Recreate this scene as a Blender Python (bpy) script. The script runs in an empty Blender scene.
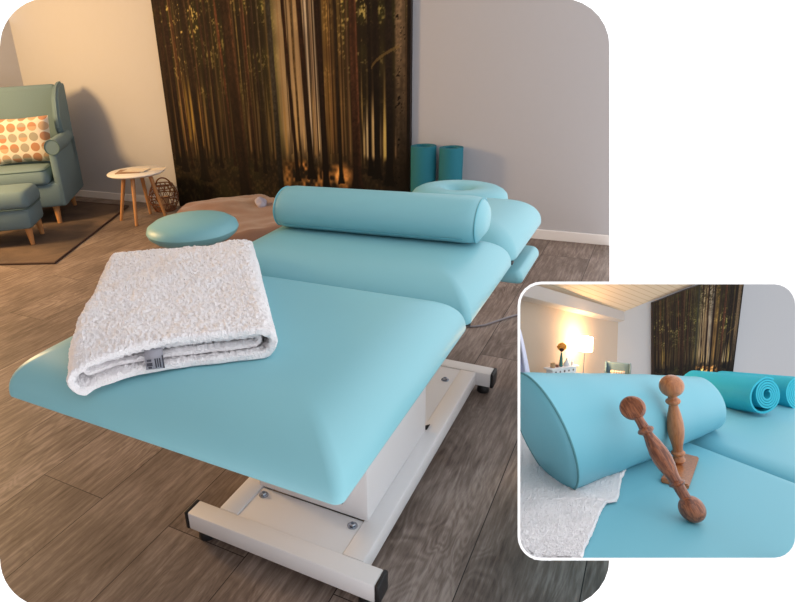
import bpy, bmesh, math, random
import numpy as np
from mathutils import Vector, Matrix, noise
random.seed(7)
C = bpy.context.scene.collection
PI = math.pi

# ------------------------------------------------------------------ camera
FPX, YAW, PIT, ROL, CH = 618.56, 0.538108, 0.400203, -0.0637220, 1.25
cy, sy = math.cos(YAW), math.sin(YAW)
Fv = Vector((-sy*math.cos(PIT), cy*math.cos(PIT), -math.sin(PIT)))
_R = Vector((cy, sy, 0)); _U = _R.cross(Fv)
Rv = math.cos(ROL)*_R + math.sin(ROL)*_U
Uv = -math.sin(ROL)*_R + math.cos(ROL)*_U
CAM = Vector((0, 0, CH))

def ray(px, py): return Fv + Rv*((px-305)/FPX) - Uv*((py-301)/FPX)
def on(px, py, ax, val):
    r = ray(px, py); return CAM + r*((val-CAM[ax])/r[ax])
def I(px, py, z): return CAM + ray(px, py)*z

cam = bpy.data.cameras.new('camera'); camo = bpy.data.objects.new('camera', cam); C.objects.link(camo)
M = Matrix((Rv, Uv, -Fv)).transposed().to_4x4(); M.translation = CAM
camo.matrix_world = M
cam.sensor_width = 36; cam.lens = FPX/800*36; cam.shift_x = 95/800; cam.clip_start = 0.02
bpy.context.scene.camera = camo

# ------------------------------------------------------------------ materials
def s2l(c): return tuple(((x/255/12.92) if x <= 10 else ((x/255+0.055)/1.055)**2.4) for x in c)+(1,)
MATS = {}
def mat(name, rgb, rough=0.5, bump=0, bscale=50, metal=0, var=0, vscale=5, spec=0.5, sheen=0, coat=0, bdist=0.002):
    m = bpy.data.materials.new(name); m.use_nodes = True
    nt = m.node_tree; b = nt.nodes['Principled BSDF']
    b.inputs['Base Color'].default_value = s2l(rgb)
    b.inputs['Roughness'].default_value = rough
    b.inputs['Metallic'].default_value = metal
    b.inputs['Specular IOR Level'].default_value = spec
    if sheen: b.inputs['Sheen Weight'].default_value = sheen
    if coat: b.inputs['Coat Weight'].default_value = coat; b.inputs['Coat Roughness'].default_value = 0.25
    tc = nt.nodes.new('ShaderNodeTexCoord')
    n = nt.nodes.new('ShaderNodeTexNoise'); n.inputs['Scale'].default_value = vscale; n.inputs['Detail'].default_value = 4
    nt.links.new(tc.outputs['Object'], n.inputs['Vector'])
    mx = nt.nodes.new('ShaderNodeMix'); mx.data_type = 'RGBA'
    a = s2l(rgb); k = 1-var
    mx.inputs[6].default_value = (a[0]*k, a[1]*k, a[2]*k, 1)
    mx.inputs[7].default_value = (min(1, a[0]*(1+var)), min(1, a[1]*(1+var)), min(1, a[2]*(1+var)), 1)
    nt.links.new(n.outputs['Fac'], mx.inputs[0]); nt.links.new(mx.outputs[2], b.inputs['Base Color'])
    if bump:
        n2 = nt.nodes.new('ShaderNodeTexNoise'); n2.inputs['Scale'].default_value = bscale; n2.inputs['Detail'].default_value = 3
        nt.links.new(tc.outputs['Object'], n2.inputs['Vector'])
        bp = nt.nodes.new('ShaderNodeBump'); bp.inputs['Strength'].default_value = bump; bp.inputs['Distance'].default_value = bdist
        nt.links.new(n2.outputs['Fac'], bp.inputs['Height']); nt.links.new(bp.outputs[0], b.inputs['Normal'])
    MATS[name] = m
    return m

m_vinyl = mat('turquoise vinyl', (128, 186, 198), 0.42, 0.08, 900, var=0.02, spec=0.45)
m_vinyl2 = mat('turquoise vinyl of second table', (112, 180, 198), 0.5, 0.06, 900, var=0.02, spec=0.35)
m_pipe = mat('piping', (98, 170, 186), 0.5)
m_seam = mat('dark piping', (70, 130, 140), 0.6)
m_white = mat('white powder coated steel', (222, 220, 222), 0.35, 0.03, 600)
m_rubber = mat('black rubber', (22, 22, 25), 0.5)
m_chrome = mat('steel bolt', (170, 175, 185), 0.25, metal=1)
m_terry = mat('terry cloth', (250, 247, 250), 0.95, 0.8, 330, var=0.04, vscale=260, spec=0.1, sheen=0.3, bdist=0.006)
m_label = mat('grey woven label', (150, 150, 160), 0.8, 0.2, 900)
m_ink = mat('dark label print', (60, 60, 70), 0.8)
m_matdk = mat('dark teal foam', (22, 112, 130), 0.75, 0.3, 500)
m_mattq = mat('turquoise foam', (30, 172, 196), 0.7, 0.3, 700)
m_wall = mat('painted wall', (180, 180, 186), 0.9, 0.12, 160, var=0.015, vscale=30)
m_base = mat('white baseboard', (228, 226, 228), 0.5)
m_chair = mat('grey teal upholstery', (104, 128, 138), 0.9, 0.3, 800, var=0.06, vscale=120)
m_chpipe = mat('chair piping', (84, 108, 110), 0.9)
m_leg = mat('light wood', (184, 132, 84), 0.5, 0.1, 80, var=0.1, vscale=30)
m_wtop = mat('white table top', (225, 222, 220), 0.4)
m_paper = mat('paper', (215, 205, 192), 0.8)
m_paper2 = mat('brown magazine cover', (150, 120, 95), 0.6)
m_rattan = mat('wicker', (118, 72, 44), 0.7, 0.3, 300, var=0.2, vscale=100)
m_candle = mat('candle glass', (190, 150, 110), 0.3)
m_brown = mat('brown blanket', (128, 92, 72), 0.95, 0.5, 300, var=0.06, vscale=60, sheen=0.3)
m_brown2 = mat('dark strap', (70, 50, 42), 0.8)
m_stone = mat('pale crystal', (168, 162, 176), 0.5, 0.5, 60)
m_cable = mat('grey cable', (135, 130, 135), 0.5)
m_cord = mat('edge of print panel', (40, 28, 22), 0.6)
m_rim = mat('white frame', (252, 252, 252), 0.9, spec=0.1)
m_curt = mat('pale curtain', (205, 205, 225), 0.9)
m_vase = mat('green glass vase', (70, 120, 115), 0.2)
m_flower = mat('orange petals', (225, 150, 60), 0.8, var=0.3, vscale=300)
m_dark = mat('dark brown petals', (60, 30, 22), 0.8)
m_green = mat('stem', (70, 90, 50), 0.8)

def wood(name, c1, c2, scale=18, rough=0.32, axis=2, coat=0.3):
    m = mat(name, c1, rough, coat=coat); nt = m.node_tree; b = nt.nodes['Principled BSDF']
    tc = nt.nodes.new('ShaderNodeTexCoord'); mp = nt.nodes.new('ShaderNodeMapping')
    s = [1, 1, 1]; s[axis] = 0.12; mp.inputs['Scale'].default_value = s
    w = nt.nodes.new('ShaderNodeTexNoise'); w.inputs['Scale'].default_value = scale*14; w.inputs['Detail'].default_value = 5; w.inputs['Distortion'].default_value = 0.6
    cr = nt.nodes.new('ShaderNodeValToRGB'); cr.color_ramp.elements[0].position = 0.38; cr.color_ramp.elements[1].position = 0.62
    cr.color_ramp.elements[0].color = s2l(c2); cr.color_ramp.elements[1].color = s2l(c1)
    nt.links.new(tc.outputs['Object'], mp.inputs[0]); nt.links.new(mp.outputs[0], w.inputs['Vector'])
    nt.links.new(w.outputs['Fac'], cr.inputs[0]); nt.links.new(cr.outputs[0], b.inputs['Base Color'])
    return m
m_oak = wood('turned oak', (182, 116, 70), (156, 94, 54))
m_walnut = wood('turned walnut', (156, 92, 58), (98, 50, 30))

def floor_mat():
    m = mat('wood plank floor', (110, 100, 95), 0.5); nt = m.node_tree; b = nt.nodes['Principled BSDF']
    L = nt.links.new; N = nt.nodes.new
    tc = N('ShaderNodeTexCoord'); sep = N('ShaderNodeSeparateXYZ'); L(tc.outputs['Object'], sep.inputs[0])
    ax = N('ShaderNodeMath'); ax.operation = 'ADD'; ax.inputs[1].default_value = 0.286+0.263*40; L(sep.outputs['X'], ax.inputs[0])
    ay = N('ShaderNodeMath'); ay.operation = 'ADD'; ay.inputs[1].default_value = -0.966+1.35*12 ; L(sep.outputs['Y'], ay.inputs[0])
    cb = N('ShaderNodeCombineXYZ'); L(ay.outputs[0], cb.inputs[0]); L(ax.outputs[0], cb.inputs[1])
    br = N('ShaderNodeTexBrick'); L(cb.outputs[0], br.inputs['Vector'])
    br.inputs['Scale'].default_value = 1; br.inputs['Brick Width'].default_value = 1.35; br.inputs['Row Height'].default_value = 0.263
    br.inputs['Mortar Size'].default_value = 0.0016; br.inputs['Mortar Smooth'].default_value = 0.3
    br.offset = 0.37; br.offset_frequency = 2
    br.inputs['Color1'].default_value = (0, 0, 0, 1); br.inputs['Color2'].default_value = (1, 1, 1, 1); br.inputs['Mortar'].default_value = (0.5, 0.5, 0.5, 1)
    # grain coordinates: stretched along y, shifted per plank
    sh = N('ShaderNodeVectorMath'); sh.operation = 'MULTIPLY_ADD'; sh.inputs[1].default_value = (17, 9, 5); L(br.outputs['Color'], sh.inputs[0]); L(tc.outputs['Object'], sh.inputs[2])
    mp = N('ShaderNodeMapping'); mp.inputs['Scale'].default_value = (1, 0.09, 1); L(sh.outputs[0], mp.inputs[0])
    n1 = N('ShaderNodeTexNoise'); n1.inputs['Scale'].default_value = 75; n1.inputs['Detail'].default_value = 6; n1.inputs['Roughness'].default_value = 0.7; L(mp.outputs[0], n1.inputs['Vector'])
    mp2 = N('ShaderNodeMapping'); mp2.inputs['Scale'].default_value = (1, 0.33, 1); L(sh.outputs[0], mp2.inputs[0])
    n2 = N('ShaderNodeTexNoise'); n2.inputs['Scale'].default_value = 7.0; n2.inputs['Detail'].default_value = 2.5; n2.inputs['Distortion'].default_value = 0.8; L(mp2.outputs[0], n2.inputs['Vector'])
    rg = N('ShaderNodeMath'); rg.operation = 'MULTIPLY'; rg.inputs[1].default_value = 110; L(n2.outputs['Fac'], rg.inputs[0])
    sn = N('ShaderNodeMath'); sn.operation = 'SINE'; L(rg.outputs[0], sn.inputs[0])
    n3 = N('ShaderNodeTexNoise'); n3.inputs['Scale'].default_value = 3; n3.inputs['Detail'].default_value = 3; L(sh.outputs[0], n3.inputs['Vector'])
    n4 = N('ShaderNodeTexNoise'); n4.inputs['Scale'].default_value = 2.2; L(sh.outputs[0], n4.inputs['Vector'])
    msk = N('ShaderNodeMapRange'); msk.inputs[1].default_value = 0.45; msk.inputs[2].default_value = 0.7; msk.inputs[3].default_value = 0.006; msk.inputs[4].default_value = 0.085; L(n4.outputs['Fac'], msk.inputs[0])
    sm = N('ShaderNodeMath'); sm.operation = 'MULTIPLY'; L(sn.outputs[0], sm.inputs[0]); L(msk.outputs[0], sm.inputs[1])
    s1 = N('ShaderNodeMath'); s1.operation = 'ADD'; L(n1.outputs['Fac'], s1.inputs[0]); L(sm.outputs[0], s1.inputs[1])
    s2 = N('ShaderNodeMath'); s2.operation = 'MULTIPLY_ADD'; s2.inputs[1].default_value = 0.55; L(n3.outputs['Fac'], s2.inputs[0]); L(s1.outputs[0], s2.inputs[2])
    cr = N('ShaderNodeValToRGB'); L(s2.outputs[0], cr.inputs[0])
    e = cr.color_ramp.elements; e[0].position = 0.52; e[1].position = 1.0
    e[0].color = s2l((82, 68, 61)); e[1].color = s2l((154, 139, 131))
    e2 = cr.color_ramp.elements.new(0.76); e2.color = s2l((118, 103, 95))
    tn = N('ShaderNodeMapRange'); tn.inputs[3].default_value = 0.88; tn.inputs[4].default_value = 1.1; L(br.outputs['Color'], tn.inputs[0])
    mu = N('ShaderNodeVectorMath'); mu.operation = 'SCALE'; L(cr.outputs[0], mu.inputs[0]); L(tn.outputs[0], mu.inputs['Scale'])
    mx = N('ShaderNodeMix'); mx.data_type = 'RGBA'; L(br.outputs['Fac'], mx.inputs[0]); L(mu.outputs[0], mx.inputs[6]); mx.inputs[7].default_value = s2l((42, 32, 30))
    L(mx.outputs[2], b.inputs['Base Color'])
    bp = N('ShaderNodeBump'); bp.inputs['Strength'].default_value = 0.25; bp.inputs['Distance'].default_value = 0.002; L(s1.outputs[0], bp.inputs['Height']); L(bp.outputs[0], b.inputs['Normal'])
    b.inputs['Roughness'].default_value = 0.55; b.inputs['Specular IOR Level'].default_value = 0.35
    return m
m_floor = floor_mat()

def stripes(name, c1, c2, freq, axis, rough=0.6, width=0.9):
    m = mat(name, c1, rough); nt = m.node_tree; b = nt.nodes['Principled BSDF']; L = nt.links.new; N = nt.nodes.new
    tc = N('ShaderNodeTexCoord'); sep = N('ShaderNodeSeparateXYZ'); L(tc.outputs['Object'], sep.inputs[0])
    a = N('ShaderNodeMath'); a.operation = 'MULTIPLY'; a.inputs[1].default_value = freq; L(sep.outputs[axis], a.inputs[0])
    f = N('ShaderNodeMath'); f.operation = 'FRACT'; L(a.outputs[0], f.inputs[0])
    g = N('ShaderNodeMath'); g.operation = 'GREATER_THAN'; g.inputs[1].default_value = width; L(f.outputs[0], g.inputs[0])
    mx = N('ShaderNodeMix'); mx.data_type = 'RGBA'; L(g.outputs[0], mx.inputs[0]); mx.inputs[6].default_value = s2l(c1); mx.inputs[7].default_value = s2l(c2)
    L(mx.outputs[2], b.inputs['Base Color'])
    return m

def rugmat():
    m = mat('patchwork rug', (120, 98, 82), 0.95, 0.5, 300); nt = m.node_tree; b = nt.nodes['Principled BSDF']; L = nt.links.new; N = nt.nodes.new
    tc = N('ShaderNodeTexCoord')
    n = N('ShaderNodeTexNoise'); n.inputs['Scale'].default_value = 3.5; n.inputs['Detail'].default_value = 6; n.inputs['Distortion'].default_value = 1.2; L(tc.outputs['Object'], n.inputs['Vector'])
    cr = N('ShaderNodeValToRGB'); L(n.outputs['Fac'], cr.inputs[0]); e = cr.color_ramp.elements
    e[0].position = 0.35; e[0].color = s2l((72, 60, 54)); e[1].position = 0.68; e[1].color = s2l((104, 86, 74))
    L(cr.outputs[0], b.inputs['Base Color']); return m
m_rug = rugmat()

def dots_mat():
    m = mat('half circle print', (235, 222, 200), 0.85, 0.2, 500); nt = m.node_tree; b = nt.nodes['Principled BSDF']; L = nt.links.new; N = nt.nodes.new
    tc = N('ShaderNodeTexCoord'); sep = N('ShaderNodeSeparateXYZ'); L(tc.outputs['UV'], sep.inputs[0])
    def mth(op, a, b_=None, c=None):
        x = N('ShaderNodeMath'); x.operation = op
        for i, v in enumerate((a, b_, c)):
            if v is None: continue
            if isinstance(v, (int, float)): x.inputs[i].default_value = v
            else: L(v, x.inputs[i])
        return x.outputs[0]
    u = mth('MULTIPLY', sep.outputs[0], 6.0); v = mth('MULTIPLY', sep.outputs[1], 4.5)
    fu = mth('SUBTRACT', mth('FRACT', u), 0.5); fv = mth('SUBTRACT', mth('FRACT', v), 0.5)
    d = mth('SQRT', mth('ADD', mth('MULTIPLY', fu, fu), mth('MULTIPLY', fv, fv)))
    inside = mth('LESS_THAN', d, 0.43); up = mth('GREATER_THAN', fv, 0.0)
    cell = N('ShaderNodeCombineXYZ'); L(mth('FLOOR', u), cell.inputs[0]); L(mth('FLOOR', v), cell.inputs[1]); L(up, cell.inputs[2])
    wn = N('ShaderNodeTexWhiteNoise'); L(cell.outputs[0], wn.inputs['Vector'])
    cr = N('ShaderNodeValToRGB'); cr.color_ramp.interpolation = 'CONSTANT'; L(wn.outputs['Value'], cr.inputs[0]); e = cr.color_ramp.elements
    e[0].color = s2l((176, 128, 98)); e[1].position = 0.35; e[1].color = s2l((158, 152, 136))
    e.new(0.6).color = s2l((188, 158, 128)); e.new(0.8).color = s2l((160, 130, 105))
    mx = N('ShaderNodeMix'); mx.data_type = 'RGBA'; L(inside, mx.inputs[0]); mx.inputs[6].default_value = s2l((214, 204, 190)); L(cr.outputs[0], mx.inputs[7])
    L(mx.outputs[2], b.inputs['Base Color']); return m
m_dots = dots_mat()

# ------------------------------------------------------------------ mesh helpers
def obj(name, bm, m, parent=None, smooth=True, mw=None):
    me = bpy.data.meshes.new(name)
    bmesh.ops.recalc_face_normals(bm, faces=bm.faces)
    if smooth:
        for f in bm.faces: f.smooth = True
        for e in bm.edges:
            if len(e.link_faces) == 2 and e.calc_face_angle(0) > 0.7: e.smooth = False
    bm.to_mesh(me); bm.free()
    if m: me.materials.append(m)
    o = bpy.data.objects.new(name, me); C.objects.link(o)
    if parent: o.parent = parent
    if mw is not None: o.matrix_world = mw
    return o
def tag(o, label=None, cat=None, group=None, kind=None):
    if label: o['label'] = label
    if cat: o['category'] = cat
    if group: o['group'] = group
    if kind: o['kind'] = kind
    return o
def thing(name, label, cat, loc=(0, 0, 0), rotz=0, group=None, mw=None):
    o = bpy.data.objects.new(name, None); C.objects.link(o); o.empty_display_size = 0.05
    if mw is not None: o.matrix_world = mw
    else: o.location = loc; o.rotation_euler = (0, 0, rotz)
    return tag(o, label, cat, group)
def struct(name, bm, m, smooth=False):
    o = obj(name, bm, m, None, smooth); o['kind'] = 'structure'; return o
def add(bm, src, mx=None):
    me = bpy.data.meshes.new('t'); src.to_mesh(me); src.free()
    if mx is not None: me.transform(mx)
    bm.from_mesh(me); bpy.data.meshes.remove(me)
def bx(bm, lo, hi, bev=0, mx=None, seg=2):
    b = bmesh.new(); bmesh.ops.create_cube(b, size=1)
    for v in b.verts: v.co = Vector([(lo[i]+hi[i])/2 + v.co[i]*(hi[i]-lo[i]) for i in range(3)])
    if bev: bmesh.ops.bevel(b, geom=b.edges[:], offset=bev, segments=seg, affect='EDGES', profile=0.5)
    add(bm, b, mx)
def box(lo, hi, bev=0, mx=None, seg=2):
    bm = bmesh.new(); bx(bm, lo, hi, bev, mx, seg); return bm
def frame_z(d):
    d = Vector(d).normalized(); a = Vector((1, 0, 0)) if abs(d.x) < 0.9 else Vector((0, 1, 0))
    x = a.cross(d).normalized(); return x, d.cross(x)
def tube(bm, pts, r, n=10, cap=True, closed=False):
    pts = [Vector(p) for p in pts]; rs = r if isinstance(r, (list, tuple)) else [r]*len(pts)
    rings = []; x = None; N = len(pts)
    for i, p in enumerate(pts):
        if closed: t = pts[(i+1) % N]-pts[i-1]
        else: t = pts[min(i+1, N-1)]-pts[max(i-1, 0)]
        t = t.normalized()
        if x is None: x, y = frame_z(t)
        else:
            x = (x - t*x.dot(t)).normalized(); y = t.cross(x)
        rings.append([bm.verts.new(p+(x*math.cos(a)+y*math.sin(a))*rs[i]) for a in [2*PI*k/n for k in range(n)]])
    for i in range(N if closed else N-1):
        A, B = rings[i], rings[(i+1) % N]
        for k in range(n): bm.faces.new((A[k], A[(k+1) % n], B[(k+1) % n], B[k]))
    if cap and not closed: bm.faces.new(rings[0][::-1]); bm.faces.new(rings[-1])
def lathe(bm, prof, n=32, mx=None, cap=True):
    b = bmesh.new(); rings = []
    for r, z in prof:
        rings.append([b.verts.new((r*math.cos(2*PI*k/n), r*math.sin(2*PI*k/n), z)) for k in range(n)])
    for A, B in zip(rings, rings[1:]):
        for k in range(n): b.faces.new((A[k], A[(k+1) % n], B[(k+1) % n], B[k]))
    if cap: b.faces.new(rings[0][::-1]); b.faces.new(rings[-1])
    add(bm, b, mx)
def rrect(hx, hy, r, n=8):
    pts = []
    for cx, cy_, a0 in ((hx-r, hy-r, 0), (-hx+r, hy-r, PI/2), (-hx+r, -hy+r, PI), (hx-r, -hy+r, 1.5*PI)):
        for k in range(n+1):
            a = a0+PI/2*k/n; pts.append((cx+r*math.cos(a), cy_+r*math.sin(a)))
    return pts
def cushion(bm, hx, hy, r, ew, ht, hb=0.01, dome=0.0, mx=None, rings=12, n=8, ewb=None, powr=2.0):
    """soft pad: outline rounded rectangle at z=0, rolled edge of width ew up to ht, slight dome, bottom hb below"""
    b = bmesh.new(); top = []; m = min(hx, hy)
    offs = [ew*(1-math.cos(PI/2*k/rings)) for k in range(rings+1)]
    k = 1
    while offs[-1] < m*0.97: offs.append(min(m*0.97, ew+(m-ew)*k/8)); k += 1
    for o in offs:
        q = min(1, o/ew); h = ht*(1-(1-q)**powr)**(1/powr) + dome*(1-(1-min(1, o/m))**2)
        rr = max(0.0015, min(r*(1-o/m)+0.002, min(hx-o, hy-o)*0.98))
        top.append([b.verts.new((x, y, h)) for x, y in rrect(hx-o, hy-o, rr, n)])
    for A, B in zip(top, top[1:]):
        for i in range(len(A)): b.faces.new((A[i], A[(i+1) % len(A)], B[(i+1) % len(A)], B[i]))
    b.faces.new(top[-1])
    ewb = ewb or ew*0.3; prev = top[0]
    for kk in range(1, 5):
        a = PI/2*kk/4; o = ewb*(1-math.cos(a)); h = -hb*math.sin(a)
        rr = max(0.0015, r-o)
        cur = [b.verts.new((x, y, h)) for x, y in rrect(hx-o, hy-o, rr, n)]
        for i in range(len(prev)): b.faces.new((prev[(i+1) % len(prev)], prev[i], cur[i], cur[(i+1) % len(prev)]))
        prev = cur
    b.faces.new(prev[::-1])
    add(bm, b, mx)
def T(x, y, z): return Matrix.Translation((x, y, z))
def Rz(a): return Matrix.Rotation(a, 4, 'Z')
def Rx(a): return Matrix.Rotation(a, 4, 'X')
def Ry(a): return Matrix.Rotation(a, 4, 'Y')

def bisect_all(bm, planes):
    for co, no in planes:
        r = bmesh.ops.bisect_plane(bm, geom=bm.verts[:]+bm.edges[:]+bm.faces[:], plane_co=co, plane_no=no, clear_outer=True)
        es = [e for e in r['geom_cut'] if isinstance(e, bmesh.types.BMEdge) and e.is_boundary]
        if es:
            try: bmesh.ops.contextual_create(bm, geom=es)
            except Exception: pass
def edge_plane(p, q, inside):
    a, b = ray(*p), ray(*q); n = a.cross(b).normalized()
    if n.dot(ray(*inside)) > 0: n = -n
    return (CAM.copy(), n)
def rr_px(x0, y0, x1, y1, r, n=6):
    return [((x0+x1)/2+x, (y0+y1)/2+y) for x, y in rrect((x1-x0)/2, (y1-y0)/2, r, n)]

# ================================================================== FIRST ROOM
YW, XW, XR = 3.97, -5.24, 0.4
arcTR = [(562+47.5*math.cos(a), 46+47.5*math.sin(a)) for a in [-PI/2*k/7 for k in range(8)]]
arcBR = [(562+47.5*math.cos(a), 559+47.5*math.sin(a)) for a in [PI/2*k/7 for k in range(7)]]
right_planes = [edge_plane((609.5, 100), (609.5, 500), (300, 300))]
tr_planes = [edge_plane(p, q, (300, 300)) for p, q in zip(arcTR, arcTR[1:])]
br_planes = [edge_plane(p, q, (300, 300)) for p, q in zip(arcBR, arcBR[1:])]

def notch(o, pts):
    """cut the rounded corner out of a slab"""
    bm = bmesh.new()
    a = [bm.verts.new(I(x, y, 0.25)) for x, y in pts]; b = [bm.verts.new(I(x, y, 11)) for x, y in pts]
    n = len(pts)
    for i in range(n): bm.faces.new((a[i], a[(i+1) % n], b[(i+1) % n], b[i]))
    bm.faces.new(a[::-1]); bm.faces.new(b)
    c = obj('cut', bm, None, None, False)
    md = o.modifiers.new('cut', 'BOOLEAN'); md.operation = 'DIFFERENCE'; md.object = c; md.solver = 'EXACT'
    dg = bpy.context.evaluated_depsgraph_get(); dg.update()
    me = bpy.data.meshes.new_from_object(o.evaluated_get(dg)); o.modifiers.clear(); o.data = me
    bpy.data.objects.remove(c)
tl = [(48+48*math.cos(a), 46+48*math.sin(a)) for a in [PI+PI/2*k/10 for k in range(11)]] + [(48, -12), (-14, -12), (-14, 46)]
bl = [(48+48*math.cos(a), 559+48*math.sin(a)) for a in [PI-PI/2*k/10 for k in range(11)]] + [(48, 622), (-14, 622), (-14, 559)]

bm = box((XW-0.1, -1.2, -0.06), (XR+1, YW+0.1, 0)); bisect_all(bm, right_planes+br_planes)
fl = struct('floor', bm, m_floor); notch(fl, bl)
bm = box((XW-0.1, YW, 0), (XR+1, YW+0.1, 2.5)); bisect_all(bm, right_planes+tr_planes)
wb = struct('wall_back', bm, m_wall); notch(wb, tl)
bm = box((XW-0.1, -1.2, 0), (XW, YW, 2.5)); wl = struct('wall_left', bm, m_wall); notch(wl, tl)
struct('ceiling', box((XW-0.1, -1.2, 2.5), (-0.35, YW+0.1, 2.56)), m_wall)
bm = bmesh.new(); bx(bm, (XW, YW-0.014, 0), (XR+1, YW, 0.062), 0.003); bisect_all(bm, right_planes)
struct('baseboard_back', bm, m_base)
struct('baseboard_left', box((XW, -1.2, 0), (XW+0.014, YW-0.014, 0.062), 0.003), m_base)

bm = box((XW-0.1, -1.3, 0), (1.6, -1.2, 2.5)); struct('wall_front', bm, m_wall)  # unseen wall behind the camera, added and widened to block light from the front
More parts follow.
